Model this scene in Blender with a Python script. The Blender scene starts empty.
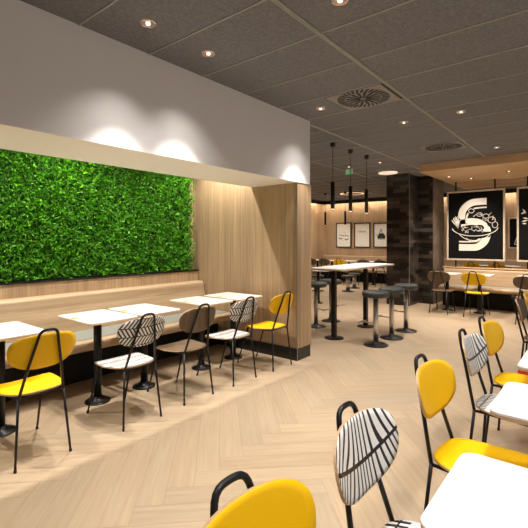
import bpy, bmesh, math, random
from mathutils import Vector, Matrix
random.seed(7)
PI = math.pi
col = bpy.context.scene.collection
scene = bpy.context.scene
CAM_H = 1.41
CEIL = 2.874

# ------------------------------------------------------------------ materials
def new_mat(name):
    m = bpy.data.materials.new(name); m.use_nodes = True
    nt = m.node_tree
    b = nt.nodes['Principled BSDF']
    return m, nt, b
def plain(name, c, rough=0.5, metal=0.0, spec=0.5, coat=0.0):
    m, nt, b = new_mat(name)
    b.inputs['Base Color'].default_value = (*c, 1)
    b.inputs['Roughness'].default_value = rough
    b.inputs['Metallic'].default_value = metal
    b.inputs['Specular IOR Level'].default_value = spec
    b.inputs['Coat Weight'].default_value = coat
    n = nt.nodes.new('ShaderNodeTexNoise'); n.inputs['Scale'].default_value = 60
    r = nt.nodes.new('ShaderNodeMapRange')
    r.inputs['To Min'].default_value = max(0, rough - 0.04); r.inputs['To Max'].default_value = min(1, rough + 0.04)
    nt.links.new(n.outputs['Fac'], r.inputs['Value']); nt.links.new(r.outputs['Result'], b.inputs['Roughness'])
    return m
def emit(name, c, s):
    m, nt, b = new_mat(name)
    b.inputs['Base Color'].default_value = (*c, 1)
    b.inputs['Emission Color'].default_value = (*c, 1)
    b.inputs['Emission Strength'].default_value = s
    return m
def wood(name, c1, c2, scale=(30, 30, 1.2), rough=0.5, planks=None, contrast=1.0):
    """straight-grained wood in object coordinates; planks = (axis index, width) gives board to board tone"""
    m, nt, b = new_mat(name); L = nt.links
    tc = nt.nodes.new('ShaderNodeTexCoord'); mp = nt.nodes.new('ShaderNodeMapping')
    mp.inputs['Scale'].default_value = scale
    L.new(tc.outputs['Object'], mp.inputs['Vector'])
    n = nt.nodes.new('ShaderNodeTexNoise'); n.inputs['Scale'].default_value = 1.0
    n.inputs['Detail'].default_value = 6; n.inputs['Roughness'].default_value = .62; n.inputs['Distortion'].default_value = .4
    L.new(mp.outputs['Vector'], n.inputs['Vector'])
    cr = nt.nodes.new('ShaderNodeValToRGB')
    cr.color_ramp.elements[0].position = .5 - .22 / contrast; cr.color_ramp.elements[0].color = (*c1, 1)
    cr.color_ramp.elements[1].position = .5 + .22 / contrast; cr.color_ramp.elements[1].color = (*c2, 1)
    L.new(n.outputs['Fac'], cr.inputs['Fac'])
    out = cr.outputs['Color']
    if planks:
        ax, w = planks
        sep = nt.nodes.new('ShaderNodeSeparateXYZ'); L.new(tc.outputs['Object'], sep.inputs[0])
        add = nt.nodes.new('ShaderNodeMath'); add.operation = 'ADD'
        if ax == 'xy':
            L.new(sep.outputs[0], add.inputs[0]); L.new(sep.outputs[1], add.inputs[1])
        else:
            L.new(sep.outputs[ax], add.inputs[0]); add.inputs[1].default_value = 0
        d = nt.nodes.new('ShaderNodeMath'); d.operation = 'DIVIDE'; d.inputs[1].default_value = w
        f = nt.nodes.new('ShaderNodeMath'); f.operation = 'FLOOR'
        L.new(add.outputs[0], d.inputs[0]); L.new(d.outputs[0], f.inputs[0])
        wn = nt.nodes.new('ShaderNodeTexWhiteNoise'); wn.noise_dimensions = '1D'; L.new(f.outputs[0], wn.inputs['W'])
        mr = nt.nodes.new('ShaderNodeMapRange'); mr.inputs['To Min'].default_value = .86; mr.inputs['To Max'].default_value = 1.1
        L.new(wn.outputs['Value'], mr.inputs['Value'])
        mx = nt.nodes.new('ShaderNodeVectorMath'); mx.operation = 'SCALE'
        L.new(out, mx.inputs[0]); L.new(mr.outputs[0], mx.inputs['Scale']); out = mx.outputs[0]
    L.new(out, b.inputs['Base Color'])
    b.inputs['Roughness'].default_value = rough
    bp = nt.nodes.new('ShaderNodeBump'); bp.inputs['Strength'].default_value = .08
    L.new(n.outputs['Fac'], bp.inputs['Height']); L.new(bp.outputs[0], b.inputs['Normal'])
    return m

M = {}
M['wall_wood'] = wood('oak_wall_panel', (.30, .195, .105), (.52, .365, .22), (38, 38, 1.0), .5, ('xy', .095))
M['far_wood'] = wood('far_oak_wall', (.38, .26, .155), (.56, .41, .265), (30, 30, .8), .5, ('xy', .12))
M['bench_wood'] = wood('bench_oak', (.42, .285, .165), (.58, .43, .275), (1.2, 22, 30), .42)
M['bench_wood_y'] = wood('bench_oak_cross', (.40, .27, .16), (.56, .41, .265), (22, 1.2, 30), .42)
M['ply'] = wood('plywood_edge', (.50, .31, .16), (.74, .52, .32), (9, 9, 90), .5)
M['canopy_wood'] = wood('canopy_oak', (.48, .31, .16), (.70, .49, .28), (14, 1.2, 14), .45, (0, .25))
M['walnut'] = wood('walnut_face', (.085, .052, .026), (.165, .108, .058), (30, 4, 4), .5)
M['black'] = plain('black_metal', (.008, .008, .0085), .38, 0, .35)
M['black_matt'] = plain('black_matt', (.010, .0095, .0095), .6, 0, .3)
M['chrome'] = plain('brushed_steel', (.62, .60, .57), .28, 1.0)
M['white_top'] = plain('white_laminate', (.86, .86, .85), .28, 0, .5)
M['yellow'] = plain('yellow_laminate', (.92, .54, .002), .38, 0, .25)
M['beam_white'] = plain('grey_white_paint', (.77, .76, .775), .6)
M['cream'] = plain('cream_paint', (.90, .87, .80), .7)
M['pale_paint'] = plain('pale_wall_paint', (.70, .66, .60), .8)
M['pad'] = plain('pale_grey_upholstery', (.27, .285, .26), .6)
M['dark_plinth'] = plain('dark_plinth', (.014, .012, .010), .6, 0, .2)
M['baseboard'] = plain('black_baseboard', (.014, .013, .013), .3, 0, .5)
M['red'] = plain('red_vinyl', (.55, .03, .02), .4)
M['seat_grey'] = plain('dark_grey_vinyl', (.035, .038, .036), .45)
M['paper'] = plain('white_paper', (.90, .89, .85), .7)
M['ink'] = plain('dark_ink', (.03, .03, .03), .7)
M['board_black'] = plain('black_board', (.006, .006, .0065), .7, 0, .12)
M['chalk'] = plain('off_white_print', (.84, .80, .73), .6)
M['pale_frame'] = wood('pale_frame_wood', (.60, .50, .40), (.76, .66, .55), (10, 10, 10), .5)
M['tbar'] = plain('grey_green_metal', (.36, .36, .32), .45, .2)
M['vent_metal'] = plain('vent_grey_metal', (.27, .255, .235), .5, .3)
M['lamp_glow'] = emit('warm_lamp', (1, .86, .74), 1.8)
M['pendant_glow'] = emit('pendant_lamp', (1, .85, .72), .9)
M['disc_glow'] = emit('warm_disc', (1, .84, .68), .5)
M['ring_glow'] = emit('warm_ring', (1, .66, .38), 1.0)
M['strip_glow'] = emit('warm_led_strip', (1, .80, .58), 34)
M['green_sign'] = emit('green_exit_panel', (.05, .45, .16), .6)
M['white_plastic'] = plain('white_plastic', (.7, .7, .68), .4)
M['pink_metal'] = plain('rose_reflector', (.75, .60, .52), .2, .9)
M['lit_stone'] = wood('brown_lit_stone', (.10, .075, .055), (.24, .18, .135), (5, 5, 5), .6)  # brown tone includes the warm light falling on the column side
M['sticker'] = plain('yellow_orange_sticker', (.90, .50, .02), .5)

# striped laminate
def striped(name, mode):
    m, nt, b = new_mat(name); L = nt.links
    def math_(op, a, b_=None):
        n = nt.nodes.new('ShaderNodeMath'); n.operation = op
        for i, v in enumerate((a, b_)):
            if v is None: continue
            if isinstance(v, (int, float)): n.inputs[i].default_value = v
            else: L.new(v, n.inputs[i])
        return n.outputs[0]
    uv = nt.nodes.new('ShaderNodeUVMap'); sep = nt.nodes.new('ShaderNodeSeparateXYZ'); L.new(uv.outputs[0], sep.inputs[0])
    x, y = sep.outputs[0], sep.outputs[1]
    if mode == 'front':      # long fanned strokes hanging from curved ribs
        yy = math_('ADD', y, math_('MULTIPLY', math_('MULTIPLY', x, x), -.9))
        band = math_('ADD', math_('DIVIDE', yy, .155), 10.20)
        fr = math_('FRACT', band)
        xs = math_('ADD', x, math_('MULTIPLY', math_('MULTIPLY', math_('SUBTRACT', fr, .5), x), .55))
        xs = math_('ADD', xs, math_('MULTIPLY', fr, .022))
        ph = math_('ADD', math_('DIVIDE', xs, .030), math_('MULTIPLY', math_('SINE', math_('MULTIPLY', x, 31)), .35))
        st = math_('LESS_THAN', math_('FRACT', math_('ADD', ph, 50)), .36)
        rib = math_('LESS_THAN', fr, .085)
    elif mode == 'back':     # chevrons
        band = math_('ADD', math_('DIVIDE', y, .07), 20.5)
        fr = math_('FRACT', band)
        par = math_('SUBTRACT', math_('MULTIPLY', math_('LESS_THAN', math_('FRACT', math_('MULTIPLY', band, .5)), .5), 2), 1)
        xs = math_('ADD', x, math_('MULTIPLY', math_('MULTIPLY', fr, par), .044))
        st = math_('LESS_THAN', math_('FRACT', math_('ADD', math_('DIVIDE', xs, .030), 50)), .45)
        rib = math_('LESS_THAN', fr, .10)
    else:                    # seat: rows of short strokes between white gaps
        band = math_('ADD', math_('DIVIDE', y, .105), 20.35)
        fr = math_('FRACT', band)
        st = math_('LESS_THAN', math_('FRACT', math_('ADD', math_('DIVIDE', math_('ADD', x, math_('MULTIPLY', y, .5)), .028), 50)), .5)
        st = math_('MULTIPLY', st, math_('GREATER_THAN', fr, .30))
        rib = math_('LESS_THAN', math_('ABSOLUTE', math_('SUBTRACT', fr, .70)), .03)
    k = math_('MAXIMUM', st, rib)
    mx = nt.nodes.new('ShaderNodeMix'); mx.data_type = 'RGBA'
    mx.inputs['A'].default_value = (.84, .83, .82, 1); mx.inputs['B'].default_value = (.018, .018, .02, 1)
    L.new(k, mx.inputs['Factor']); L.new(mx.outputs['Result'], b.inputs['Base Color'])
    b.inputs['Roughness'].default_value = .38
    return m
M['stripe_front'] = striped('striped_front', 'front')
M['stripe_back'] = striped('striped_back', 'back')
M['stripe_seat'] = striped('striped_seat', 'seat')

# floor planks: per plank tone attribute + grain along the plank (uv)
def floor_mat():
    m, nt, b = new_mat('light_oak_herringbone'); L = nt.links
    uv = nt.nodes.new('ShaderNodeUVMap'); mp = nt.nodes.new('ShaderNodeMapping'); mp.inputs['Scale'].default_value = (2.2, 34, 1)
    L.new(uv.outputs[0], mp.inputs[0])
    n = nt.nodes.new('ShaderNodeTexNoise'); n.inputs['Scale'].default_value = 1; n.inputs['Detail'].default_value = 6
    n.inputs['Roughness'].default_value = .6; n.inputs['Distortion'].default_value = .5
    L.new(mp.outputs[0], n.inputs['Vector'])
    cr = nt.nodes.new('ShaderNodeValToRGB')
    cr.color_ramp.elements[0].position = .28; cr.color_ramp.elements[0].color = (.44, .328, .215, 1)
    cr.color_ramp.elements[1].position = .72; cr.color_ramp.elements[1].color = (.535, .415, .288, 1)
    L.new(n.outputs['Fac'], cr.inputs['Fac'])
    at = nt.nodes.new('ShaderNodeAttribute'); at.attribute_name = 'tone'
    mx = nt.nodes.new('ShaderNodeVectorMath'); mx.operation = 'MULTIPLY'
    L.new(cr.outputs[0], mx.inputs[0]); L.new(at.outputs['Color'], mx.inputs[1])
    L.new(mx.outputs[0], b.inputs['Base Color'])
    mr = nt.nodes.new('ShaderNodeMapRange'); mr.inputs['To Min'].default_value = .36; mr.inputs['To Max'].default_value = .52
    L.new(n.outputs['Fac'], mr.inputs['Value']); L.new(mr.outputs[0], b.inputs['Roughness'])
    b.inputs['Specular IOR Level'].default_value = .4
    return m
M['floor'] = floor_mat()
M['gap'] = plain('plank_joint', (.36, .27, .18), .8)

def tile_mat():
    m, nt, b = new_mat('grey_speckled_ceiling_tile'); L = nt.links
    tc = nt.nodes.new('ShaderNodeTexCoord')
    n = nt.nodes.new('ShaderNodeTexNoise'); n.inputs['Scale'].default_value = 45; n.inputs['Detail'].default_value = 8; n.inputs['Roughness'].default_value = .8
    L.new(tc.outputs['Object'], n.inputs['Vector'])
    cr = nt.nodes.new('ShaderNodeValToRGB')
    cr.color_ramp.elements[0].position = .3; cr.color_ramp.elements[0].color = (.115, .115, .126, 1)
    cr.color_ramp.elements[1].position = .7; cr.color_ramp.elements[1].color = (.252, .254, .272, 1)
    L.new(n.outputs['Fac'], cr.inputs['Fac']); L.new(cr.outputs[0], b.inputs['Base Color'])
    b.inputs['Roughness'].default_value = .85; b.inputs['Specular IOR Level'].default_value = .2
    return m
M['tile'] = tile_mat()

def column_mat():
    m, nt, b = new_mat('dark_stacked_tile'); L = nt.links
    tc = nt.nodes.new('ShaderNodeTexCoord'); sep = nt.nodes.new('ShaderNodeSeparateXYZ'); L.new(tc.outputs['Object'], sep.inputs[0])
    ad = nt.nodes.new('ShaderNodeMath'); ad.operation = 'SUBTRACT'; L.new(sep.outputs[0], ad.inputs[0]); L.new(sep.outputs[1], ad.inputs[1])
    cb = nt.nodes.new('ShaderNodeCombineXYZ'); L.new(ad.outputs[0], cb.inputs[0]); L.new(sep.outputs[2], cb.inputs[1])
    br = nt.nodes.new('ShaderNodeTexBrick'); L.new(cb.outputs[0], br.inputs['Vector'])
    br.inputs['Scale'].default_value = 1; br.inputs['Brick Width'].default_value = .30; br.inputs['Row Height'].default_value = .085
    br.inputs['Mortar Size'].default_value = .003; br.inputs['Bias'].default_value = -.25
    br.inputs['Color1'].default_value = (.010, .008, .007, 1); br.inputs['Color2'].default_value = (.12, .092, .074, 1); br.inputs['Mortar'].default_value = (.006, .006, .006, 1)
    L.new(br.outputs['Color'], b.inputs['Base Color'])
    b.inputs['Roughness'].default_value = .3
    return m
M['column'] = column_mat()

def leaf_mat():
    m, nt, b = new_mat('moss_leaf_green'); L = nt.links
    at = nt.nodes.new('ShaderNodeAttribute'); at.attribute_name = 'tone'
    L.new(at.outputs['Color'], b.inputs['Base Color'])
    b.inputs['Roughness'].default_value = .45
    b.inputs['Specular IOR Level'].default_value = .3
    return m
M['leaf'] = leaf_mat()

def glass_mat():
    m, nt, b = new_mat('window_glass'); L = nt.links
    t = nt.nodes.new('ShaderNodeBsdfTransparent'); g = nt.nodes.new('ShaderNodeBsdfGlossy'); g.inputs['Roughness'].default_value = .02
    mix = nt.nodes.new('ShaderNodeMixShader'); mix.inputs[0].default_value = .06
    L.new(t.outputs[0], mix.inputs[1]); L.new(g.outputs[0], mix.inputs[2])
    L.new(mix.outputs[0], nt.nodes['Material Output'].inputs['Surface'])
    return m
M['glass'] = glass_mat()

# ------------------------------------------------------------------ mesh builder
class MB:
    def __init__(s): s.v = []; s.f = []; s.mi = []; s.uv = {}; s.sm = []
    def face(s, idx, mi=0, uv=None, smooth=False):
        if uv: s.uv[len(s.f)] = uv
        s.f.append(tuple(idx)); s.mi.append(mi); s.sm.append(smooth)
    def box(s, x0, x1, y0, y1, z0, z1, mi=0):
        b = len(s.v)
        s.v += [(x0,y0,z0),(x1,y0,z0),(x1,y1,z0),(x0,y1,z0),(x0,y0,z1),(x1,y0,z1),(x1,y1,z1),(x0,y1,z1)]
        for q in ((0,3,2,1),(4,5,6,7),(0,1,5,4),(1,2,6,5),(2,3,7,6),(3,0,4,7)): s.face([b+i for i in q], mi)
        return s
    def prism(s, pts, axis, a, b_, mi=0):
        """pts: closed polygon in the two other axes; extruded from a to b_ along axis"""
        def P(p, t):
            if axis == 'x': return (t, p[0], p[1])
            if axis == 'y': return (p[0], t, p[1])
            return (p[0], p[1], t)
        n = len(pts); b = len(s.v)
        s.v += [P(p, a) for p in pts] + [P(p, b_) for p in pts]
        s.face(range(b, b+n), mi); s.face(range(b+2*n-1, b+n-1, -1), mi)
        for i in range(n):
            j = (i+1) % n; s.face((b+i, b+n+i, b+n+j, b+j), mi)
        return s
    def tube(s, pts, r, seg=10, mi=0, cap=True):
        P = [Vector(p) for p in pts]; n = len(P); b = len(s.v)
        t0 = (P[1]-P[0]).normalized()
        nrm = t0.orthogonal().normalized()
        for i in range(n):
            if i == 0: t = t0
            elif i == n-1: t = (P[-1]-P[-2]).normalized()
            else: t = ((P[i]-P[i-1]).normalized() + (P[i+1]-P[i]).normalized()).normalized()
            nrm = (nrm - t*nrm.dot(t)).normalized(); bn = t.cross(nrm)
            rr = r[i] if isinstance(r, (list, tuple)) else r
            for k in range(seg):
                a = 2*PI*k/seg
                s.v.append(tuple(P[i] + nrm*math.cos(a)*rr + bn*math.sin(a)*rr))
        for i in range(n-1):
            for k in range(seg):
                k2 = (k+1) % seg
                s.face((b+i*seg+k, b+i*seg+k2, b+(i+1)*seg+k2, b+(i+1)*seg+k), mi, smooth=True)
        if cap:
            s.face([b+k for k in range(seg-1, -1, -1)], mi); s.face([b+(n-1)*seg+k for k in range(seg)], mi)
        return s
    def lathe(s, prof, c=(0,0,0), seg=28, mi=0, smooth=True, capb=True, capt=True):
        b = len(s.v); n = len(prof)
        for r, z in prof:
            for k in range(seg):
                a = 2*PI*k/seg; s.v.append((c[0]+r*math.cos(a), c[1]+r*math.sin(a), c[2]+z))
        for i in range(n-1):
            for k in range(seg):
                k2 = (k+1) % seg
                s.face((b+i*seg+k, b+i*seg+k2, b+(i+1)*seg+k2, b+(i+1)*seg+k), mi, smooth=smooth)
        if capb: s.face([b+k for k in range(seg-1, -1, -1)], mi)
        if capt: s.face([b+(n-1)*seg+k for k in range(seg)], mi)
        return s
    def shell(s, outline, th, fn, rings=7, mats=(0, 1, 2)):
        """plate with a given outline (2-D), bent by fn(x,y,offset)->3-D; top, rim, bottom materials"""
        n = len(outline); b = len(s.v); uvs = []
        for side in (0, 1):
            off = th/2 if side == 0 else -th/2
            s.v.append(tuple(fn(0, 0, off))); uvs.append((0, 0))
            for r in range(1, rings+1):
                t = r/rings
                edge = off * (0.75 if r == rings else 1)
                for (x, y) in outline:
                    s.v.append(tuple(fn(x*t, y*t, edge))); uvs.append((x*t, y*t))
        half = 1 + rings*n
        def U(ids): return [uvs[i] for i in ids]
        for side in (0, 1):
            o = side*half
            for k in range(n):
                k2 = (k+1) % n
                ids = (o, o+1+k, o+1+k2) if side == 0 else (o, o+1+k2, o+1+k)
                s.face([b+i for i in ids], mats[0] if side == 0 else mats[2], U(ids), True)
                for r in range(rings-1):
                    a = o+1+r*n
                    ids = (a+k, a+n+k, a+n+k2, a+k2) if side == 0 else (a+k2, a+n+k2, a+n+k, a+k)
                    s.face([b+i for i in ids], mats[0] if side == 0 else mats[2], U(ids), True)
        a = 1+(rings-1)*n
        for k in range(n):
            k2 = (k+1) % n
            ids = (a+k, half+a+k, half+a+k2, a+k2)
            s.face([b+i for i in ids], mats[1], U(ids), False)
        return s
    def build(s, name, mats, parent=None, bevel=0):
        me = bpy.data.meshes.new(name)
        me.from_pydata(s.v, [], s.f)
        if not isinstance(mats, (list, tuple)): mats = [mats]
        for m in mats: me.materials.append(m)
        me.polygons.foreach_set('material_index', s.mi)
        me.polygons.foreach_set('use_smooth', s.sm)
        if s.uv:
            ul = me.uv_layers.new(name='UVMap')
            for p in me.polygons:
                if p.index in s.uv:
                    for li, u in zip(p.loop_indices, s.uv[p.index]): ul.data[li].uv = u
        me.update()
        o = bpy.data.objects.new(name, me); col.objects.link(o)
        if parent: o.parent = parent
        if bevel:
            bv = o.modifiers.new('bevel', 'BEVEL'); bv.width = bevel; bv.segments = 3; bv.limit_method = 'ANGLE'; bv.angle_limit = 1.0
        return o
def fixn(o):
    bm = bmesh.new(); bm.from_mesh(o.data); bmesh.ops.recalc_face_normals(bm, faces=bm.faces); bm.to_mesh(o.data); bm.free(); return o
def struct(name, mb, mat, bevel=0):
    o = mb.build(name, mat, None, bevel); fixn(o); o['kind'] = 'structure'; return o
def tag(o, label, cat, group=None, kind=None):
    o['label'] = label; o['category'] = cat
    if group: o['group'] = group
    if kind: o['kind'] = kind
    return o
def thing(name, label, cat, loc=(0,0,0), rz=0, group=None):
    o = bpy.data.objects.new(name, None); col.objects.link(o)
    o.empty_display_size = .1
    o.location = loc; o.rotation_euler = (0, 0, rz)
    return tag(o, label, cat, group)
def dup(root, loc, rz, label, group=None):
    r = root.copy(); col.objects.link(r); r.location = loc; r.rotation_euler = (0, 0, rz); r['label'] = label
    if group: r['group'] = group
    for ch in list(root.children):
        c = ch.copy(); col.objects.link(c); c.parent = r
        for g in list(ch.children):
            d = g.copy(); col.objects.link(d); d.parent = c
    return r
def superellipse(a, b, n=3.0, k=48):
    pts = []
    for i in range(k):
        t = 2*PI*i/k; c, s_ = math.cos(t), math.sin(t)
        pts.append((a*math.copysign(abs(c)**(2/n), c), b*math.copysign(abs(s_)**(2/n), s_)))
    return pts
def rrect(x0, x1, y0, y1, r, k=6):
    pts = []
    for cx, cy, a0 in ((x1-r, y1-r, 0), (x0+r, y1-r, PI/2), (x0+r, y0+r, PI), (x1-r, y0+r, 3*PI/2)):
        for i in range(k+1):
            a = a0 + PI/2*i/k; pts.append((cx+r*math.cos(a), cy+r*math.sin(a)))
    return pts

# ------------------------------------------------------------------ setting
# floor: herringbone planks laid at 45 degrees to the walls
def make_floor():
    W = .15; n = 6; org = Vector((1.593, 1.806))
    a = Vector((1, -1)).normalized(); b = Vector((1, 1)).normalized()
    X0, X1, Y0, Y1 = -2.6, 13.6, -3.05, 8.15
    bm = bmesh.new(); uvl = bm.loops.layers.uv.new('UVMap'); cl = bm.loops.layers.color.new('tone')
    g = .0012
    R = int(14/W)
    def plank(p0, q0, lp, lq, along):
        c = org + a*((p0+lp/2)*W) + b*((q0+lq/2)*W)
        if not (X0-.2 < c.x < X1+.2 and Y0-.2 < c.y < Y1+.2): return
        P = [(p0*W+g, q0*W+g), ((p0+lp)*W-g, q0*W+g), ((p0+lp)*W-g, (q0+lq)*W-g), (p0*W+g, (q0+lq)*W-g)]
        w = [org + a*x + b*y for x, y in P]
        vs = [bm.verts.new((q.x, q.y, 0)) for q in w]
        f = bm.faces.new(vs)
        t = random.uniform(.95, 1.04); wr = random.uniform(-.012, .012); ou = random.uniform(0, 60)
        for l, (x, y) in zip(f.loops, P):
            l[uvl].uv = (x+ou, y+ou) if along == 0 else (y+ou, x+ou)
            l[cl] = (t+wr, t, t-wr, 1)
    for i in range(-R, R):
        for j in range(-R, R):
            m = (i-j) % (2*n)
            if m == 0: plank(i, j, n, 1, 0)
            if m == 2*n-1: plank(i, j, 1, n, 1)
    # clip to the room
    for co, no in (((X0,0,0),(-1,0,0)), ((X1,0,0),(1,0,0)), ((0,Y0,0),(0,-1,0)), ((0,Y1,0),(0,1,0))):
        bmesh.ops.bisect_plane(bm, geom=bm.verts[:]+bm.edges[:]+bm.faces[:], plane_co=co, plane_no=no, clear_outer=True)
    bmesh.ops.recalc_face_normals(bm, faces=bm.faces)
    for f in bm.faces:
        if f.normal.z < 0: f.normal_flip()
        f.material_index = 0
    vs = [bm.verts.new(p) for p in ((X0,Y0,-.0015),(X1,Y0,-.0015),(X1,Y1,-.0015),(X0,Y1,-.0015))]
    f = bm.faces.new(vs); f.material_index = 1
    vs = [bm.verts.new(p) for p in ((X0,Y0,-.05),(X0,Y1,-.05),(X1,Y1,-.05),(X1,Y0,-.05))]
    f = bm.faces.new(vs); f.material_index = 1
    me = bpy.data.meshes.new('floor'); bm.to_mesh(me); bm.free()
    me.materials.append(M['floor']); me.materials.append(M['gap'])
    o = bpy.data.objects.new('floor', me); col.objects.link(o); o['kind'] = 'structure'
make_floor()

# ceiling slab with tiles, and the metal grid
struct('ceiling', MB().box(-2.7, 13.7, -3.15, 8.25, CEIL, CEIL+.1), M['tile'])
g = MB()
U0, DU = 1.390, .5636
for k in range(-7, 22):
    u = U0 + DU*k; g.box(u-.006, u+.006, -3.0, 8.1, CEIL-.006, CEIL+.001)
for k in range(-4, 6):
    v = .237 + 1.287*k
    g.box(-2.6, 13.5, v-.015, v+.015, CEIL-.009, CEIL+.001)
    g.box(-2.6, 13.5, v-.0015, v+.0015, CEIL-.014, CEIL-.008)
struct('trim_1', g, M['tbar'])

struct('wall_left', MB().box(-2.6, 4.027, 4.58, 4.70, 0, CEIL), M['wall_wood'])
# the wood clad partition that ends the alcove
struct('wall_partition', MB().box(4.027, 4.322, 2.742, 3.46, .145, 2.098).box(4.027, 4.322, 3.46, 8.1, .145, CEIL), M['wall_wood'])
struct('baseboard_partition', MB().box(4.020, 4.310, 2.748, 8.1, 0, .145), M['baseboard'])
struct('trim_2', MB().box(4.018, 4.026, 2.740, 2.746, .0, 2.098), M['vent_metal'])
# white bulkhead above the alcove: painted front, cream underside
bk = MB(); bk.box(-2.6, 4.282, 2.735, 3.46, 2.098, CEIL-.0)
for i, f in enumerate(bk.f):
    bk.mi[i] = 1 if i == 0 else 0
struct('trim_3', bk, [M['beam_white'], M['cream']])
# ledge panel under the planted wall
struct('trim_4', MB().box(-2.6, 4.02, 4.45, 4.58, 0, .985), M['bench_wood_y'] if False else M['wall_wood'])
struct('trim_5', MB().box(-2.6, 4.02, 4.44, 4.58, .985, 1.003), M['black_matt'])
struct('wall_back', MB().box(-2.7, -2.6, -3.05, 4.7, 0, CEIL), M['pale_paint'])
struct('wall_far', MB().box(13.5, 13.62, -3.05, 8.2, 0, CEIL), M['far_wood'])
struct('wall_far_left', MB().box(4.322, 13.5, 8.1, 8.22, 0, CEIL), M['far_wood'])
# cove band along the far walls with its light strip
struct('trim_6', MB().box(13.22, 13.26, -3.0, 7.82, 2.745, CEIL).box(4.33, 13.26, 7.82, 7.86, 2.745, CEIL), M['black_matt'])
cove = bpy.data.objects['trim_6']
MB().box(13.30, 13.33, -3.0, 7.9, 2.80, 2.815).build('light_strip', M['strip_glow'], cove)
MB().box(4.4, 13.25, 7.93, 7.96, 2.80, 2.815).build('light_strip', M['strip_glow'], cove)
# unseen wall on the right, its glazing added to let in soft daylight
ww = MB().box(-2.6, 13.5, -3.15, -3.05, 0, .35).box(-2.6, 13.5, -3.15, -3.05, 2.55, CEIL)
for k in range(8): ww.box(-2.6+2.25*k, -2.4+2.25*k, -3.15, -3.05, .35, 2.55)
struct('wall_right', ww, M['pale_paint'])
for k in range(7):
    x0 = -2.4+2.25*k; x1 = x0+2.05
    fr = MB()
    for q in ((x0, x0+.05, .35, 2.55), (x1-.05, x1, .35, 2.55), (x0+.05, x1-.05, .35, .40), (x0+.05, x1-.05, 2.50, 2.55)):
        fr.box(q[0], q[1], -3.13, -3.07, q[2], q[3])
    w = struct('window_%d' % (k+1), fr, M['black_matt'])
    p = MB().box(x0+.05, x1-.05, -3.104, -3.098, .40, 2.50).build('pane', M['glass'], w)

# dark tiled column; brown side has its warm light put into the colour
struct('wall_column', MB().box(8.93, 9.54, 3.17, 3.68, 0, CEIL).box(9.54, 10.0, 2.862, 3.68, 0, CEIL), M['column'])
struct('trim_7', MB().box(8.922, 8.934, 3.162, 3.174, 0, CEIL), M['vent_metal'])
struct('trim_8', MB().box(9.99, 10.37, 2.858, 3.68, 0, CEIL).box(9.56, 10.0, 2.850, 2.861, 0, CEIL), M['lit_stone'])
# low back-to-back partition
struct('wall_low', MB().box(9.80, 9.98, -2.6, 2.70, 0, .815), M['bench_wood_y'])
struct('trim_9', MB().box(9.75, 10.0, -2.6, 2.72, .815, .835), M['ply'], .006)

# ------------------------------------------------------------------ planted wall
def make_moss():
    me = bpy.data.meshes.new('plant_foliage'); V = []; F = []; C = []
    rnd = random.Random(3)
    X0, X1, Z0, Z1 = -1.3, 3.935, 1.005, 2.72
    # backing
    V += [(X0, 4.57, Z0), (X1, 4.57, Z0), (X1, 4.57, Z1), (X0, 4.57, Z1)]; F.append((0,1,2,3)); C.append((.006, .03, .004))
    N = 62000
    for i in range(N):
        x = rnd.uniform(X0, X1); z = rnd.uniform(Z0, Z1)
        if x < .6 and rnd.random() < .45: continue
        d = rnd.random()
        y = min(4.56, 4.545 - .10*d) - .015*math.sin(x*23+z*11)*1.3*math.sin(z*19-x*7)
        L = rnd.uniform(.03, .058); w = L*rnd.uniform(.13, .22)
        # leaf direction: outward, mostly up or sideways
        th = rnd.uniform(0, 2*PI); 
        dr = Vector((math.cos(th)*.8, -rnd.uniform(.25, 1.0), math.sin(th)*.8+.15)).normalized()
        sd = dr.cross(Vector((rnd.uniform(-1,1), rnd.uniform(-1,1), rnd.uniform(-1,1)))).normalized()
        up = sd.cross(dr)
        p = Vector((x, y, z)); m_ = p+dr*L*.5+up*L*.12; t = p+dr*L
        if t.x > 3.96 or t.z < 1.004: continue
        b = len(V)
        V += [tuple(p), tuple(m_+sd*w), tuple(t), tuple(m_-sd*w)]
        F.append((b, b+1, b+2)); F.append((b, b+2, b+3))
        q = rnd.random(); 
        c = (.02+.075*q, .12+.25*q, .002+.006*q)
        if rnd.random() < .12: c = (.15, .44, .012)
        C += [c, c]
    me.from_pydata(V, [], F)
    ca = me.color_attributes.new('tone', 'FLOAT_COLOR', 'CORNER')
    buf = []
    for p in me.polygons:
        for _ in p.loop_indices: buf += [*C[p.index], 1]
    ca.data.foreach_set('color', buf)
    me.materials.append(M['leaf'])
    o = bpy.data.objects.new('plant_foliage', me); col.objects.link(o)
    tag(o, 'dense bright green artificial foliage covering the alcove wall above the bench', 'green wall', kind='stuff')
make_moss()

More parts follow.
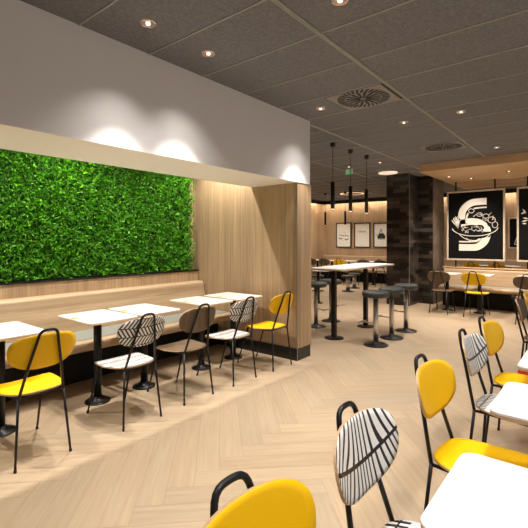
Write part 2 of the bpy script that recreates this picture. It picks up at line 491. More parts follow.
# ------------------------------------------------------------------ benches
def bench_long(label, along, a0, a1, front, back, sgn, top=.85, name='banquette_bench', mat='bench_wood'):
    """profile across the bench; along 'x' or 'y'; sgn=+1 when the back lies at larger coordinate"""
    L = abs(back-front)
    def C(pts):   # (distance from front, z)
        return [(front + sgn*d, z) for d, z in pts]
    mid = ((a0+a1)/2, (front+back)/2, 0) if along == 'x' else ((front+back)/2, (a0+a1)/2, 0)
    r = thing(name, label, 'bench', mid)
    ox, oy = mid[0], mid[1]
    def put(nm, pts, mat_, lab=None, x0=a0, x1=a1, bevel=0, smooth=False):
        mb = MB(); P = C(pts)
        if along == 'x': P = [(p[0]-oy, p[1]) for p in P]; mb.prism(P, 'x', x0-ox, x1-ox)
        else: P = [(p[0]-ox, p[1]) for p in P]; mb.prism(P, 'y', x0-oy, x1-oy)
        o = mb.build(nm, mat_, r, bevel); fixn(o)
        if lab: o['label'] = lab
        return o
    # curved backrest with rolled top
    bp = []
    for d, z in ((L-.20, .47), (L-.17, .60), (L-.135, .72), (L-.125, top-.045)): bp.append((d, z))
    for i in range(0, 9):
        a = PI - PI*.5*i/8 ; bp.append((L-.085+.04*math.cos(a), top-.045+.045*math.sin(a)))
    bp += [(L, top), (L, .40), (L-.20, .40)]
    put('backrest', bp, M[mat])
    # seat pad (pale), wood nosing, shell
    put('seat_pad', [(.13, .40), (L-.205, .40), (L-.205, .468), (.13, .468)], M['pad'], 'pale grey seat pad', bevel=.008)
    npts = []
    for i in range(9):
        a = PI*1.5 - PI*i/8; npts.append((.045+.045*math.cos(a), .415+.045*math.sin(a)))
    npts = [(.13, .37)] + npts + [(.13, .46)]
    put('front_nosing', npts, M[mat], 'light oak rounded front edge')
    put('plinth', [(.34, 0), (L, 0), (L, .395), (.34, .395)], M['dark_plinth'], 'dark recessed plinth')
    return r
bench_long('long light oak wall bench with pale seat pad below the green planted wall', 'x', -2.5, 4.0, 3.70, 4.445, 1)
bench_long('light oak bench with its back to the low partition under the hanging black signs', 'y', -2.4, 2.66, 9.22, 9.795, 1, top=.80, mat='bench_wood_y')
bench_long('oak bench running along the far wood wall under the framed drawings', 'y', -2.4, 7.95, 12.85, 13.495, 1, top=.885, mat='bench_wood_y')

# ------------------------------------------------------------------ chairs
def make_chair(kind, label, loc, rz, group):
    r = thing('dining_chair', label, 'chair', loc, rz, group)
    face = {'yellow': M['yellow'], 'striped': M['stripe_front'], 'walnut': M['walnut'], 'red': M['red']}[kind]
    back = {'yellow': M['yellow'], 'striped': M['stripe_back'], 'walnut': M['walnut'], 'red': M['red']}[kind]
    seatm = {'yellow': M['yellow'], 'striped': M['stripe_seat'], 'walnut': M['walnut'], 'red': M['red']}[kind]
    # backrest
    def fb(x, z, off):
        y = .88*x*x
        t = math.radians(13.5); n = Vector((-1.76*x, 1, 0)).normalized()
        p = Vector((x, y, z)) + n*off
        return (p.x, p.y*math.cos(t) - p.z*math.sin(t) - .278, p.y*math.sin(t) + p.z*math.cos(t) + .713)
    ol = superellipse(.211, .116, 2.7, 56)
    ol = [(x*(1 - .06*(-y)/.119 if y < 0 else 1), y) for x, y in ol]
    bo = MB().shell(ol, .013, fb, 7, (0, 1, 2)).build('backrest', [face, M['ply'], back], r)
    fixn(bo)
    # seat
    def fs(x, y, off):
        yc = y - .022
        d = max(0, (y - .115)/.085)
        z = .446 - .050*d*d + .10*x*x - .012*(1-min(1, abs(y)/.2)) 
        yy = yc - .012*d*d
        n = Vector((0, .95*d, 1)).normalized()
        return (x, yy + n.y*off, z + n.z*off)
    so = superellipse(.200, .212, 3.6, 56)
    so = [(x*(1 - .16*max(0, -y)/.205), y) for x, y in so]
    st = MB().shell(so, .013, fs, 8, (0, 1, 2)).build('seat', [seatm, M['ply'], seatm if kind != 'striped' else M['ply']], r)
    fixn(st)
    # loop
    half = [(-.138, -.222, .425), (-.101, -.272, .62), (-.064, -.317, .788), (-.0595, -.3225, .812), (-.055, -.3265, .828), (-.0475, -.3295, .8405), (-.037, -.3315, .8485), (-.024, -.3325, .8525), (-.009, -.333, .8535)]
    loop = half + [(-x, y, z) for x, y, z in reversed(half)]
    MB().tube(loop, .0092, 10).build('back_frame', M['black'], r)
    fr = MB()
    fr.tube([(-.138, -.222, .425), (-.152, .12, .420)], .008, 8)
    fr.tube([(.138, -.222, .425), (.152, .12, .420)], .008, 8)
    fr.tube([(-.138, -.19, .425), (.138, -.19, .425)], .008, 8)
    fr.tube([(-.152, .11, .420), (.152, .11, .420)], .008, 8)
    fr.build('seat_frame', M['black'], r)
    for sx in (-1, 1):
        MB().tube([(sx*.138, -.222, .430), (sx*.170, -.260, .004)], [.0088, .0078], 8).lathe([(.0095, 0), (.0095, .014), (.007, .018)], (sx*.170, -.260, 0), 10).build('leg', M['black'], r)
        MB().tube([(sx*.152, .115, .424), (sx*.170, .260, .004)], [.0088, .0078], 8).lathe([(.0095, 0), (.0095, .014), (.007, .018)], (sx*.170, .260, 0), 10).build('leg', M['black'], r)
    for sz in (.70, .775):   # bolts fixing the backrest
        pass
    return r
protos = {}
def chair(kind, x, y, rz, label, group):
    if kind not in protos:
        protos[kind] = make_chair(kind, label, (x, y, 0), rz, group)
    else:
        dup(protos[kind], (x, y, 0), rz, label, group)
G1 = 'chairs along the alcove bench'; G2 = 'chairs in the right foreground row'; G3 = 'chairs at the bench under the signs'
G4 = 'chairs behind the low partition'; G5 = 'chairs at the far wood wall'
LV = 3.0
chair('yellow', 1.175, LV+.015, 0, 'bright yellow chair with black wire frame at the left edge of the photo', G1)
chair('striped', 1.90, LV-.005, 0, 'black and white striped chair second from the left in the alcove row', G1)
chair('walnut', 2.50, LV+.02, 0, 'brown wooden chair between two striped chairs in the alcove row', G1)
chair('striped', 3.105, LV+.01, 0, 'black and white striped chair beside the yellow one by the wood partition', G1)
chair('yellow', 3.71, LV-.01, 0, 'bright yellow chair standing against the wood partition at the alcove end', G1)
RV = .34
chair('yellow', .688, RV-.005, PI-.04, 'nearest yellow chair, cut off by the bottom edge of the photo', G2)
chair('striped', 1.256, RV-.008, PI-.02, 'nearest striped chair, at the lower middle of the photo', G2)
chair('yellow', 2.005, RV, PI-.075, 'yellow chair behind the nearest white table, third chair of the right row', G2)
chair('striped', 2.766, RV-.01, PI-.05, 'farther striped chair of the right row, beside a small yellow backrest', G2)
chair('yellow', 3.306, RV-.01, PI-.08, 'yellow chair just behind the farther striped chair of the right row', G2)
chair('walnut', 4.87, RV, PI, 'brown chair of the right row at the right edge of the photo', G2)
chair('yellow', 5.45, RV, PI, 'yellow chair mostly hidden behind the brown chair at the right edge', G2)
chair('walnut', 8.60, 2.40, -PI/2, 'brown chair beside the dark tiled column at the bench under the signs', G3)
chair('yellow', 8.56, 1.77, -PI/2, 'yellow chair under the large S sign at the bench', G3)
chair('walnut', 8.36, .91, -PI/2, 'brown chair at the bench under the second hanging sign', G3)
chair('yellow', 12.2, 2.60, -PI/2, 'yellow chair behind the low partition, below the left half of the S sign', G4)
chair('yellow', 12.2, 2.01, -PI/2, 'yellow chair behind the low partition, below the right edge of the S sign', G4)
for vv, kd, lb in ((7.58, 'walnut', 'leftmost dark chair at the far wood wall, next to the partition edge'),
                   (7.07, 'walnut', 'dark chair left of the yellow one at the far wood wall'),
                   (6.51, 'yellow', 'yellow chair at the far wood wall below the first framed drawing'),
                   (5.67, 'walnut', 'dark chair at the far wood wall below the middle framed drawing'),
                   (5.12, 'walnut', 'dark chair at the far wood wall nearest the tiled column')):
    chair(kd, 12.2, vv, -PI/2, lb, G5)

# ------------------------------------------------------------------ tables
def make_table(label, loc, rz, group, sticker=True):
    r = thing('dining_table', label, 'table', loc, rz, group)
    W, D = .445, .60
    tp = MB()
    pts = rrect(-W/2, W/2, -D/2, D/2, .045)
    tp.prism(pts, 'z', .7315, .7425, 1); tp.prism(pts, 'z', .7427, .7505, 0)
    fixn(tp.build('tabletop', [M['white_top'], M['ply']], r))
    MB().box(-.15, .15, -.03, .03, .716, .7315).box(-.03, .03, -.2, .2, .716, .7315).build('top_bracket', M['black'], r)
    MB().tube([(0, 0, .02), (0, 0, .72)], .034, 20).build('pole', M['black'], r)
    MB().lathe([(.108, 0), (.108, .008), (.10, .013), (.05, .020), (.045, .045), (.036, .05)], (0,0,0), 32).build('base', M['black'], r)
    if sticker:
        MB().prism([(-.215, .015), (-.150, .02), (-.165, .07), (-.208, .075)], 'z', .7506, .7512).build('sticker', M['sticker'], r)['label'] = 'small orange yellow corner sticker'
    return r
t0 = make_table('white table in front of the yellow chair at the left edge of the photo', (1.15, 3.43, 0), 0, 'white tables along the alcove bench')
for u, lb in ((1.915, 'white table behind the second chair of the alcove row, at left of a close pair'),
              (2.395, 'white table in the middle of the alcove row, behind the brown chair'),
              (3.14, 'white table behind the striped chair nearest the partition'),
              (3.655, 'white table at the alcove end beside the wood partition')):
    dup(t0, (u, 3.43, 0), 0, lb)
gr = 'white tables of the right foreground row'
t1 = make_table('large white table top in the bottom right corner of the photo', (1.19, .03, 0), 0, gr, False)
for u, lb in ((2.02, 'white table second from the bottom right corner, over a yellow seat edge'),
              (2.75, 'white table third from the bottom right corner, by the red stool'),
              (3.31, 'white table corner just showing at the right edge above the red stool')):
    dup(t1, (u, .033, 0), 0, lb)
gr = 'white tables at the bench under the signs'
for v, lb in ((2.40, 'white table by the tiled column at the bench under the signs'),
              (1.80, 'white table behind the yellow chair under the S sign'),
              (.95, 'white table behind the brown chair under the second hanging sign')):
    dup(t1, (8.95, v, 0), PI/2, lb, gr)
gr = 'white tables at the far wall bench'
for v, lb in ((2.38, 'white table behind the low partition below the middle of the S sign'),
              (1.80, 'white table behind the low partition between the two hanging signs'),
              (7.68, 'white table at far left of the far wall bench'),
              (7.11, 'white table at the far wall left of the first framed drawing'),
              (6.46, 'white table at the far wall below the first two framed drawings'),
              (5.60, 'white table at the far wall below the third framed drawing')):
    dup(t1, (12.52, v, 0), PI/2, lb, gr)
dup(t1, (8.1, 4.95, 0), 0, 'low white table seen just under the left end of the high table', 'white tables in the middle room')

# high table
HT = .0
r = thing('high_table', 'long white topped high table on black posts under the row of three pendants', 'table', (5.97, 2.98, 0))
tp = MB(); tp.prism(rrect(-.92, .92, -.29, .31, .05), 'z', .995, 1.010, 1); tp.prism(rrect(-.92, .92, -.29, .31, .05), 'z', 1.0102, 1.021, 0)
fixn(tp.build('tabletop', [M['white_top'], M['ply']], r))
for x in (-.66, .39):
    MB().box(x-.030, x+.030, -.030, .030, .02, .98).box(x-.10, x+.10, -.20, .22, .98, .995).build('post', M['black'], r)
    MB().lathe([(.14, 0), (.14, .010), (.13, .015), (.05, .020)], (x, 0, 0), 32).build('base', M['black'], r)

# stools
def make_stool(label, loc, rz, group):
    r = thing('bar_stool', label, 'stool', loc, rz, group)
    MB().lathe([(.12, .650), (.165, .655), (.182, .675), (.186, .700), (.180, .722), (.150, .735), (.0, .738)], (0,0,0), 32, capt=False).build('seat', M['seat_grey'], r)
    MB().tube([(0, 0, .02), (0, 0, .655)], .034, 20).build('post', M['chrome'], r)
    MB().lathe([(.165, 0), (.165, .008), (.15, .016), (.045, .026), (.042, .05), (.034, .055)], (0,0,0), 32).build('base', M['black'], r)
    f = MB().box(-.02, .02, .03, .20, .290, .302).box(-.11, .11, .18, .215, .287, .304)
    f.build('footrest', M['chrome'], r, .003)
    return r
gr = 'grey round bar stools at the high table'
s0 = make_stool('dark grey bar stool nearest the camera at the right side of the high table', (5.31, 2.34, 0), 0, gr)
dup(s0, (5.85, 2.335, 0), 0, 'middle one of the three bar stools on the right of the high table', gr)
dup(s0, (6.44, 2.34, 0), 0, 'bar stool nearest the dark tiled column', gr)
dup(s0, (5.85, 3.62, 0), PI, 'bar stool on the far side of the high table beside the wood partition edge', gr)
dup(s0, (6.41, 3.66, 0), PI, 'bar stool on the far side of the high table, seen between its two posts', gr)

def make_low(label, loc):
    r = thing('low_stool', label, 'stool', loc, 0, 'low round stools in the middle room')
    MB().lathe([(.12, .385), (.165, .39), (.178, .41), (.18, .43), (.17, .447), (.0, .452)], (0,0,0), 28, capt=False).build('seat', M['seat_grey'], r)
    MB().tube([(0,0,.01), (0,0,.39)], .06, 20).build('post', M['chrome'], r)
    MB().lathe([(.17, 0), (.17, .012), (.07, .02)], (0,0,0), 28).build('base', M['black'], r)
    return r
l0 = make_low('low grey stool on a thick steel post seen beneath the high table', (11.35, 5.68, 0))
dup(l0, (10.06, 6.16, 0), 0, 'low grey stool beneath the left end of the high table')
dup(l0, (10.5, 5.45, 0), 0, 'low grey stool left of the thick steel post stool')

# red stool
r = thing('cube_stool', 'red stool glimpsed under the white table at the right edge', 'stool', (3.94, .30, 0))
o = MB().box(-.19, .19, -.19, .19, .03, .41).build('cushion', M['red'], r, .02)
MB().box(-.16, .16, -.16, .16, 0, .03).build('base', M['black_matt'], r)

# ------------------------------------------------------------------ pendants
def make_pendant(label, loc, group):
    r = thing('pendant_lamp', label, 'pendant lamp', loc, 0, group)   # origin at the ceiling
    MB().lathe([(.02, -.065), (.036, -.05), (.040, -.02), (.036, 0)], (0,0,0), 20).build('ceiling_rose', M['black'], r)
    MB().tube([(0,0,-.04), (0,0,-.59)], .004, 6).build('cable', M['black'], r)
    MB().tube([(0,0,-.585), (0,0,-.985)], .030, 18).build('lamp_shade', M['black'], r)
    MB().lathe([(.022, -.992), (.024, -.985)], (0,0,0), 16).build('bulb', M['pendant_glow'], r)
    return r
p0 = make_pendant('black tube pendant nearest the white bulkhead, leftmost of three over the high table', (5.45, 3.08, CEIL), 'tube pendants over the high table')
dup(p0, (6.03, 3.085, CEIL), 0, 'middle black tube pendant of the three over the high table')
dup(p0, (6.61, 3.08, CEIL), 0, 'rightmost black tube pendant over the high table')
dup(p0, (11.03, 6.49, CEIL), 0, 'far small tube pendant left of the framed drawings', 'tube pendants in the far room')
dup(p0, (11.0, 5.80, CEIL), 0, 'far small tube pendant hanging in front of the first framed drawing', 'tube pendants in the far room')

# ------------------------------------------------------------------ downlights
def add_spot(loc, power, size=72, blend=.7, rad=.035, color=(1, .84, .66), rot=(0,0,0)):
    l = bpy.data.lights.new('downlight_or_fill', 'SPOT'); l.energy = power; l.spot_size = math.radians(size); l.spot_blend = blend
    l.shadow_soft_size = rad; l.color = color
    o = bpy.data.objects.new('downlight_or_fill', l); col.objects.link(o); o.location = loc; o.rotation_euler = rot
    return o
def make_down(label, loc, group):
    r = thing('downlight', label, 'ceiling light', loc, 0, group)
    MB().lathe([(.036, -.001), (.038, -.006), (.052, -.006), (.055, -.0)], (0,0,0), 28, capb=False, capt=False).build('ring', M['pink_metal'], r)
    MB().lathe([(.036, -.003), (.030, -.0015), (.012, -.001)], (0,0,0), 24, capb=False, capt=False).build('reflector', M['pink_metal'], r)
    MB().lathe([(.015, -.007), (.014, -.001)], (0,0,0), 16).build('bulb', M['lamp_glow'], r)
    return r
gd = 'small round downlights in the tiled ceiling'
DL = [(1.675, 2.355, 'downlight near the top left, first above the white bulkhead'),
      (2.240, 2.365, 'downlight above the white bulkhead, second from the top left'),
      (3.950, 2.384, 'downlight by the far end of the white bulkhead, left of the near vent'),
      (2.249, 1.220, 'downlight cut by the top edge of the photo'),
      (5.050, 1.206, 'downlight in the ceiling right of the near vent'),
      (5.060, 1.863, 'downlight below and right of the near vent'),
      (7.320, 1.230, 'downlight in front of the wood canopy at right'),
      (7.360, 3.160, 'small downlight just above the bright disc light'),
      (7.400, 3.820, 'small downlight above the green exit sign')]
d0 = None
for u, v, lb in DL:
    if d0 is None: d0 = make_down(lb, (u, v, CEIL), gd)
    else: dup(d0, (u, v, CEIL), 0, lb)
# lamps of the fittings above, then fill spots added without fittings
spots = [(u, v) for u, v, _ in DL]
WARM = (1, .93, .85)
P = 1.0
for (u, v) in spots[:3]:
    add_spot((u, v, CEIL-.012), 84*P, 65, .35, .022, WARM)
    add_spot((u, v, CEIL-.012), 38*P, 100, 1.0, .03, WARM)
for (u, v) in spots[3:]: add_spot((u, v, CEIL-.012), 85*P, 90, .7, .04, WARM)
for (u, v, e) in ((.7, -.15, 120), (2.0, -.15, 110), (3.3, -.15, 90), (-.4, 1.22, 60), (.9, 1.22, 40), (3.4, 1.22, 60)):  # extra spots with no fitting, added to brighten the foreground
    add_spot((u, v, CEIL-.012), e*P, 92, .7, .05, WARM)
# alcove downlights behind the bulkhead
for u in (-1.1, .45, 2.05, 3.70):
    add_spot((u, 3.79, CEIL-.012), 128*P, 128, .6, .02, (1, .93, .83))
# lamps of the tube pendants
for (u, v) in ((5.45, 3.08), (6.03, 3.085), (6.61, 3.08), (11.03, 6.49), (11.0, 5.80)):
    add_spot((u, v, CEIL-1.0), 22*P, 120, .8, .02, (1, .92, .82))
# fill spots without fittings, added to brighten the middle and far room
for u, v in ((6.0, 4.9), (8.2, 5.8), (10.2, 4.9), (10.2, 7.0), (12.4, 7.4), (12.4, 6.1), (12.4, 4.8), (12.2, 2.2), (6.2, .2), (7.7, 2.3), (7.5, .3), (12.2, .5)):
    add_spot((u, v, CEIL-.012), 62*P, 116, .8, .05, (1, .90, .78))

# canopy
cn = thing('wood_canopy', 'flat oak canopy hung under the ceiling over the signed bench', 'canopy', (9.7, .02, 2.72))
fixn(MB().box(-1.73, 1.70, -2.6, 2.62, 0, .150).build('canopy_board', M['canopy_wood'], cn, .003))
gd2 = 'small downlights set in the wood canopy'
dup(d0, (8.92, 2.36, 2.72), 0, 'small canopy downlight nearest the tiled column', gd2)
dup(d0, (9.45, 2.06, 2.72), 0, 'small canopy downlight above the top of the S sign', gd2)
dup(d0, (8.92, 1.30, 2.72), 0, 'small canopy downlight near the right edge of the photo', gd2)
for u, v in ((8.92, 2.36), (8.92, 1.30), (8.92, .3)): add_spot((u, v, 2.700), 110*P, 120, .8, .04, (1, .86, .70))
add_spot((9.45, 2.06, 2.700), 34*P, 110, .8, .04, (1, .9, .78))

# round disc and ring lights
tag(MB().lathe([(.19, -.02), (.20, -.01), (.20, 0)], (0,0,0), 36).build('disc_light', M['disc_glow']), 'bright flat disc ceiling light in front of the tiled column', 'ceiling light').location = (8.54, 3.49, CEIL)
rg = thing('ring_light', 'wide glowing round light under the far ceiling over the small pendants', 'ceiling light', (11.5, 5.834, CEIL))
MB().lathe([(.36, -.02), (.37, -.015), (.37, 0)], (0,0,0), 40).build('drum', M['black_matt'], rg)
MB().lathe([(.30, -.026), (.355, -.026), (.36, -.018)], (0,0,0), 40, capt=False, capb=False).build('glow_ring', M['ring_glow'], rg)
MB().lathe([(.30, -.024), (.30, -.02)], (0,0,0), 40).build('diffuser', M['vent_metal'], rg)

# exit sign
ex = thing('exit_sign', 'small green exit sign hanging from the ceiling behind the pendants', 'sign', (7.62, 3.93, CEIL), PI*.5)
MB().box(-.075, .075, -.012, .012, -.11, -.0).build('housing', M['white_plastic'], ex)
pl = MB().box(-.07, .07, .0125, .0145, -.10, -.04).box(-.07, .07, -.0145, -.0125, -.10, -.04).build('panel', M['green_sign'], ex)
pc = MB()
for s_ in (-1, 1):
    y0, y1 = (.0146, .0156) if s_ > 0 else (-.0156, -.0146)
    pc.box(.02, .05, y0, y1, -.095, -.045)
    pc.box(-.05, -.005, y0, y1, -.073, -.067)
    pc.prism([(-.06, -.07), (-.04, -.055), (-.04, -.085)], 'y', y0, y1)
fixn(pc.build('pictogram', M['chalk'], pl))

# ------------------------------------------------------------------ vents
def make_vent(label, loc):
    r = thing('ceiling_vent', label, 'vent', loc, 0, 'square swirl ceiling vents')
    h = .2818; hv = .315
    fixn(MB().box(-h+.008, h-.008, -hv+.008, hv-.008, -.003, .0).build('surround', M['black_matt'], r))
    fixn(MB().box(-h+.02, h-.02, -hv+.02, hv-.02, -.008, .0).build('plate', M['vent_metal'], r, .002))
    sl = MB()
    for k in range(48):
        if k < 16: a = 2*PI*k/16 + .05; r0, r1, w0, w1 = .030, .175, .006, .017
        else: a = 2*PI*(k-16)/32 + .12; r0, r1, w0, w1 = .185, .262, .010, .014
        c, s_ = math.cos(a), math.sin(a); tw = .10
        c1, s1 = math.cos(a+tw), math.sin(a+tw)
        pts = [(c*r0 - s_*w0, s_*r0 + c*w0), (c*r0 + s_*w0, s_*r0 - c*w0), (c1*r1 + s1*w1, s1*r1 - c1*w1), (c1*r1 - s1*w1, s1*r1 + c1*w1)]
        sl.prism(pts, 'z', -.0105, -.0078)
    fixn(sl.build('slots', M['black_matt'], r))
    MB().lathe([(.018, -.0125), (.02, -.011), (.02, -.008)], (0,0,0), 20).build('hub', M['vent_metal'], r)
    return r
v0 = make_vent('square swirl vent in the ceiling near the end of the white bulkhead', (3.93, 1.867, CEIL))
dup(v0, (U0+DU*9.5, 1.867, CEIL), 0, 'square swirl vent in the ceiling just in front of the wood canopy')

# ------------------------------------------------------------------ signs
def ribbon(mb, pts, w, x, th=.0015, closed=False, mi=0):
    """flat stroke in the plane x=const; pts are (v, z) pairs, w width"""
    P = [Vector(p) for p in pts]; n = len(P)
    L, R = [], []
    for i in range(n):
        a = P[i-1] if (i > 0 or closed) else P[i]
        b = P[(i+1) % n] if (i < n-1 or closed) else P[i]
        t = (b-a).normalized(); nn = Vector((-t.y, t.x))
        ww = (w[i] if isinstance(w, (list, tuple)) else w)/2
        L.append(P[i]+nn*ww); R.append(P[i]-nn*ww)
    rng = range(n) if closed else range(n-1)
    for i in rng:
        j = (i+1) % n
        b = len(mb.v)
        for q in (L[i], R[i], R[j], L[j]): mb.v.append((x, q.x, q.y))
        for q in (L[i], R[i], R[j], L[j]): mb.v.append((x-th, q.x, q.y))
        mb.face((b, b+1, b+2, b+3), mi); mb.face((b+7, b+6, b+5, b+4), mi)
        for q in ((0,1,5,4),(1,2,6,5),(2,3,7,6),(3,0,4,7)): mb.face([b+k for k in q], mi)
def arc(cx, cy, rx, ry, a0, a1, n=14):
    return [(cx+rx*math.cos(math.radians(a0+(a1-a0)*i/n)), cy+ry*math.sin(math.radians(a0+(a1-a0)*i/n))) for i in range(n+1)]
def sign_frame(r, W, H, mat, fw=.035, dp=.03):
    """board in the yz plane centred at the origin, front face towards -x"""
    f = MB()
    f.box(-dp/2, dp/2, -W/2, W/2, H/2-fw, H/2); f.box(-dp/2, dp/2, -W/2, W/2, -H/2, -H/2+fw)
    f.box(-dp/2, dp/2, -W/2, -W/2+fw, -H/2+fw, H/2-fw); f.box(-dp/2, dp/2, W/2-fw, W/2, -H/2+fw, H/2-fw)
    f.build('frame', mat, r)
SW, SH = 1.147, 1.525; SX = 9.86; ZC = .987+SH/2
def hang(yc, label):
    r = thing('hanging_sign', label, 'sign', (SX, yc, ZC), 0, 'large black signs hung over the low partition')
    sign_frame(r, SW, SH, M['pale_frame'])
    MB().box(-.008, .008, -SW/2+.034, SW/2-.034, -SH/2+.034, SH/2-.034).build('board', M['board_black'], r)
    for y in (.385, -.385):
        MB().box(-.014, .014, y-.014, y+.014, SH/2, 2.72-ZC).box(-.014, .014, y-.014, y+.014, .836-ZC, -SH/2).build('hanger_rod', M['black'], r)
    return r
sg = hang(2.0755, 'black hanging sign with a big off-white letter S wrapped around a salad bowl')
# drawing in normalised board pixels (crop coords): x 48..362, y 105..490
def B(x, y):
    return (-( (x-205)/314*1.08 ), -((y-297)/385*1.455))
def BP(l): return [B(*p) for p in l]
art = MB(); X = -.009
def smooth(pts, k=5):
    out = []; n = len(pts)
    for i in range(n-1):
        p0 = pts[max(i-1, 0)]; p1 = pts[i]; p2 = pts[i+1]; p3 = pts[min(i+2, n-1)]
        for j in range(k):
            t = j/k
            out.append(tuple(.5*((2*p1[d]) + (-p0[d]+p2[d])*t + (2*p0[d]-5*p1[d]+4*p2[d]-p3[d])*t*t + (-p0[d]+3*p1[d]-3*p2[d]+p3[d])*t**3) for d in (0, 1)))
    out.append(pts[-1]); return out
Sw = .145
ribbon(art, BP(smooth([(272,162),(235,162),(190,166),(155,185),(133,215),(128,255),(132,290)])), Sw, X)
ribbon(art, BP(smooth([(120,285),(160,276),(205,276),(245,290),(272,320),(272,360),(255,395),(220,420),(180,424),(112,424)])), Sw, X)
# inline strokes of the S
ribbon(art, BP(smooth([(272,196),(235,197),(200,201),(175,217),(160,240),(157,262)])), .030, X)
ribbon(art, BP(smooth([(112,390),(160,391),(205,388),(235,372),(246,350)])), .030, X)
fixn(art.build('letter_s', M['chalk'], sg))['label'] = 'off-white capital S'
bowl = MB(); X2 = -.0112
# black body behind the salad
for ys in range(0, 14):
    y = 258+ys*8; hw = 118*math.sqrt(max(0, 1-((y-300)/92)**2))
    if y < 300: hw = min(hw, 98)
    if y > 290 or ys % 1 == 0:
        cut = 0
        ribbon(bowl, BP([(203-hw, y), (203+hw, y)]), .031, X2, .0008, mi=1) if (y >= 335 and y <= 365) else None
# bowl rim and body outlines
ribbon(bowl, BP(arc(203, 312, 130, 58, 8, 172)), .030, X2, mi=1)
ribbon(bowl, BP(arc(203, 308, 132, 50, 5, 175)), .014, X2-.001)
ribbon(bowl, BP(arc(203, 318, 98, 66, 25, 155)), .014, X2-.001)
ribbon(bowl, BP(arc(203, 330, 60, 62, 40, 140)), .010, X2-.001)
# black ground for the food drawing
rnd = random.Random(5)
for cx, cy, rx, ry in ((150, 318, 28, 16), (190, 322, 26, 18), (232, 312, 26, 18), (185, 215, 22, 20), (225, 235, 30, 18), (265, 250, 30, 20), (300, 285, 26, 26), (98, 278, 26, 34)):
    P_ = BP(arc(cx, cy, rx, ry, 0, 360, 20)[:-1])
    bowl.prism(P_, 'x', X2-.0004, X2+.001, 1)
# leaves at left, tomatoes at right, strokes inside
for cx, cy, rx, ry in ((300, 268, 20, 17), (318, 296, 15, 17), (268, 246, 17, 12), (185, 213, 16, 12), (232, 236, 16, 10)):
    ribbon(bowl, BP(arc(cx, cy, rx, ry, 0, 360, 18)[:-1]), .011, X2-.0014, closed=True)
for k in range(6):
    a = -2.5+.36*k
    ribbon(bowl, BP([(108, 312), (108+44*math.cos(a)*.6-14, 300+50*math.sin(a)), (100+52*math.cos(a)*.75, 296+70*math.sin(a)*.8)]), [.012, .022, .004], X2-.0014)
for k in range(22):
    cx = rnd.uniform(130, 255); cy = rnd.uniform(302, 332); a = rnd.uniform(0, PI); l = rnd.uniform(6, 12)
    ribbon(bowl, BP([(cx-l*math.cos(a), cy-l*math.sin(a)), (cx+l*math.cos(a), cy+l*math.sin(a))]), [.004, .014], X2-.0014)
for k in range(14):
    cx = rnd.uniform(195, 310); cy = rnd.uniform(228, 272); a = rnd.uniform(0, PI); l = rnd.uniform(6, 12)
    ribbon(bowl, BP([(cx-l*math.cos(a), cy-l*math.sin(a)), (cx+l*math.cos(a), cy+l*math.sin(a))]), [.004, .014], X2-.0014)
fixn(bowl.build('bowl_drawing', [M['chalk'], M['board_black']], sg))['label'] = 'line drawing of a salad bowl'
sg2 = hang(1.291-SW/2, 'second black hanging sign, cut off by the right edge of the photo')
dr = MB()
for (x0, y0, x1, y1) in ((68, 215, 84, 238), (84, 232, 60, 240), (70, 262, 96, 268), (64, 282, 92, 276), (66, 292, 88, 294), (100, 225, 130, 262), (140, 240, 190, 250), (120, 300, 180, 310), (150, 200, 210, 215)):
    ribbon(dr, BP([(x0, y0), ((x0+x1)/2, (y0+y1)/2), (x1, y1)]), [.006, .034, .008], X)
fixn(dr.build('leaf_drawing', M['chalk'], sg2))

# framed drawings on the far wall
FU = 13.48
def framed(yc, zc, W, H, label, group, dark=False):
    r = thing('framed_picture', label, 'picture', (FU, yc, zc), 0, group)
    sign_frame(r, W, H, M['pale_frame'] if dark else M['black_matt'], .035, .035)
    MB().box(-.006, .006, -W/2+.034, W/2-.034, -H/2+.034, H/2-.034).build('print', M['board_black'] if dark else M['paper'], r)
    return r
def fv(px): 
    k = (px-264)/413.5
    return (.628*FU - k*.778*FU)/(.778 + .628*k)
def zz(px, py):
    v = fv(px); d = .778*FU+.628*v; return CAM_H + (241-py)*d/413.5
gf = 'black framed drawings on the far wood wall'
frames = []
for (a, b, lb) in ((336.2, 351.3, 'leftmost black framed drawing on the far wall, with scattered sketch lines'),
                   (354.3, 370.3, 'middle black framed drawing on the far wall, nearly blank with a small mark'),
                   (373.6, 389.5, 'framed drawing with a dark pot shape, partly behind the tiled column')):
    v0_, v1_ = fv(a), fv(b); zt, zb = zz((a+b)/2, 222.7), zz((a+b)/2, 247.6)
    frames.append(framed((v0_+v1_)/2, (zt+zb)/2, v0_-v1_, zt-zb, lb, gf))
def sk(r, strokes, mat='ink'):
    m = MB()
    for pts, w in strokes: ribbon(m, [(-x, z) for x, z in pts], w, -.0065)
    fixn(m.build('drawing', M[mat], r))
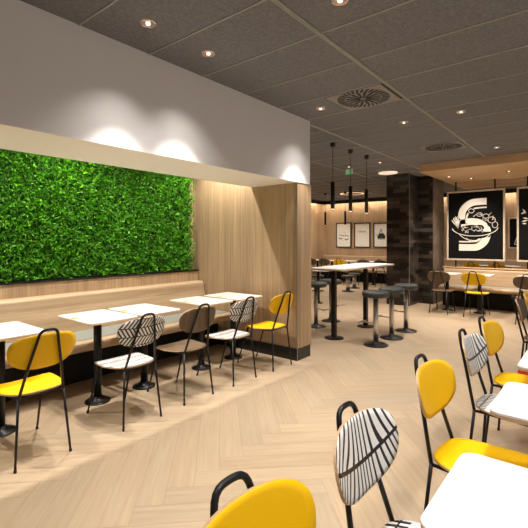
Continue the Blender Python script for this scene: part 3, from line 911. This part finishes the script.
sk(frames[0], [([(-.19, .02), (-.08, -.02), (0, .0)], .018), ([(-.02, -.03), (.1, -.02), (.2, -.04)], .022), ([(-.2, -.10), (-.12, -.13), (-.05, -.11)], .03),
               ([(.05, -.14), (.12, -.16), (.19, -.13)], .03), ([(-.03, .08), (.02, .14), (.05, .06)], .008), ([(-.1, .12), (-.1, .02)], .006), ([(.1, .09), (.08, .0)], .006), ([(-.15, -.15), (.15, -.2)], .006)])
sk(frames[1], [([(-.14+.05*k, .11), (-.125+.05*k, .155), (-.105+.05*k, .11)], .012) for k in range(6)] + [([(-.15, .10), (.16, .10)], .005)])
sk(frames[2], [([(-.14, -.06), (.14, -.06)], .12), ([(-.10, .03), (.10, .03)], .06), ([(-.06, .06), (-.02, .20)], .02), ([(.03, .06), (.0, .22)], .02), ([(-.15, .0), (-.2, .04)], .015), ([(.15, .0), (.2, .04)], .015), ([(-.12, -.14), (.12, -.14)], .012)])
fr = framed(fv(508.3)-.32, (zz(512, 217.5)+zz(512, 248.5))/2, .64, zz(512, 217.5)-zz(512, 248.5), 'small black picture in a pale frame seen between the two hanging signs', 'dark pictures behind the signs', True)
sk(fr, [([(-.17, -.32), (-.10, -.10), (-.03, .08)], .018), ([(-.17, -.32), (-.02, -.32)], .018), ([(-.10, -.12), (-.02, -.10)], .012), ([(-.02, -.3), (.02, .05), (.04, .1)], .012)], 'chalk')

# ------------------------------------------------------------------ camera, world, view
cam = bpy.data.cameras.new('camera'); co = bpy.data.objects.new('camera', cam); col.objects.link(co)
cam.sensor_width = 36; cam.sensor_fit = 'HORIZONTAL'; cam.lens = 413.5/528*36; cam.shift_y = -23/528
cam.clip_start = .05
co.location = (0, 0, CAM_H)
co.rotation_euler = (PI/2, 0, math.atan2(.628, .778) - PI/2)
scene.camera = co
w = bpy.data.worlds.new('world'); scene.world = w; w.use_nodes = True
w.node_tree.nodes['Background'].inputs[0].default_value = (1, .98, .96, 1)
w.node_tree.nodes['Background'].inputs[1].default_value = .6
scene.view_settings.view_transform = 'Standard'; scene.view_settings.look = 'None'
scene.view_settings.exposure = 0.35; scene.view_settings.gamma = 1
scene.view_settings.use_curve_mapping = False
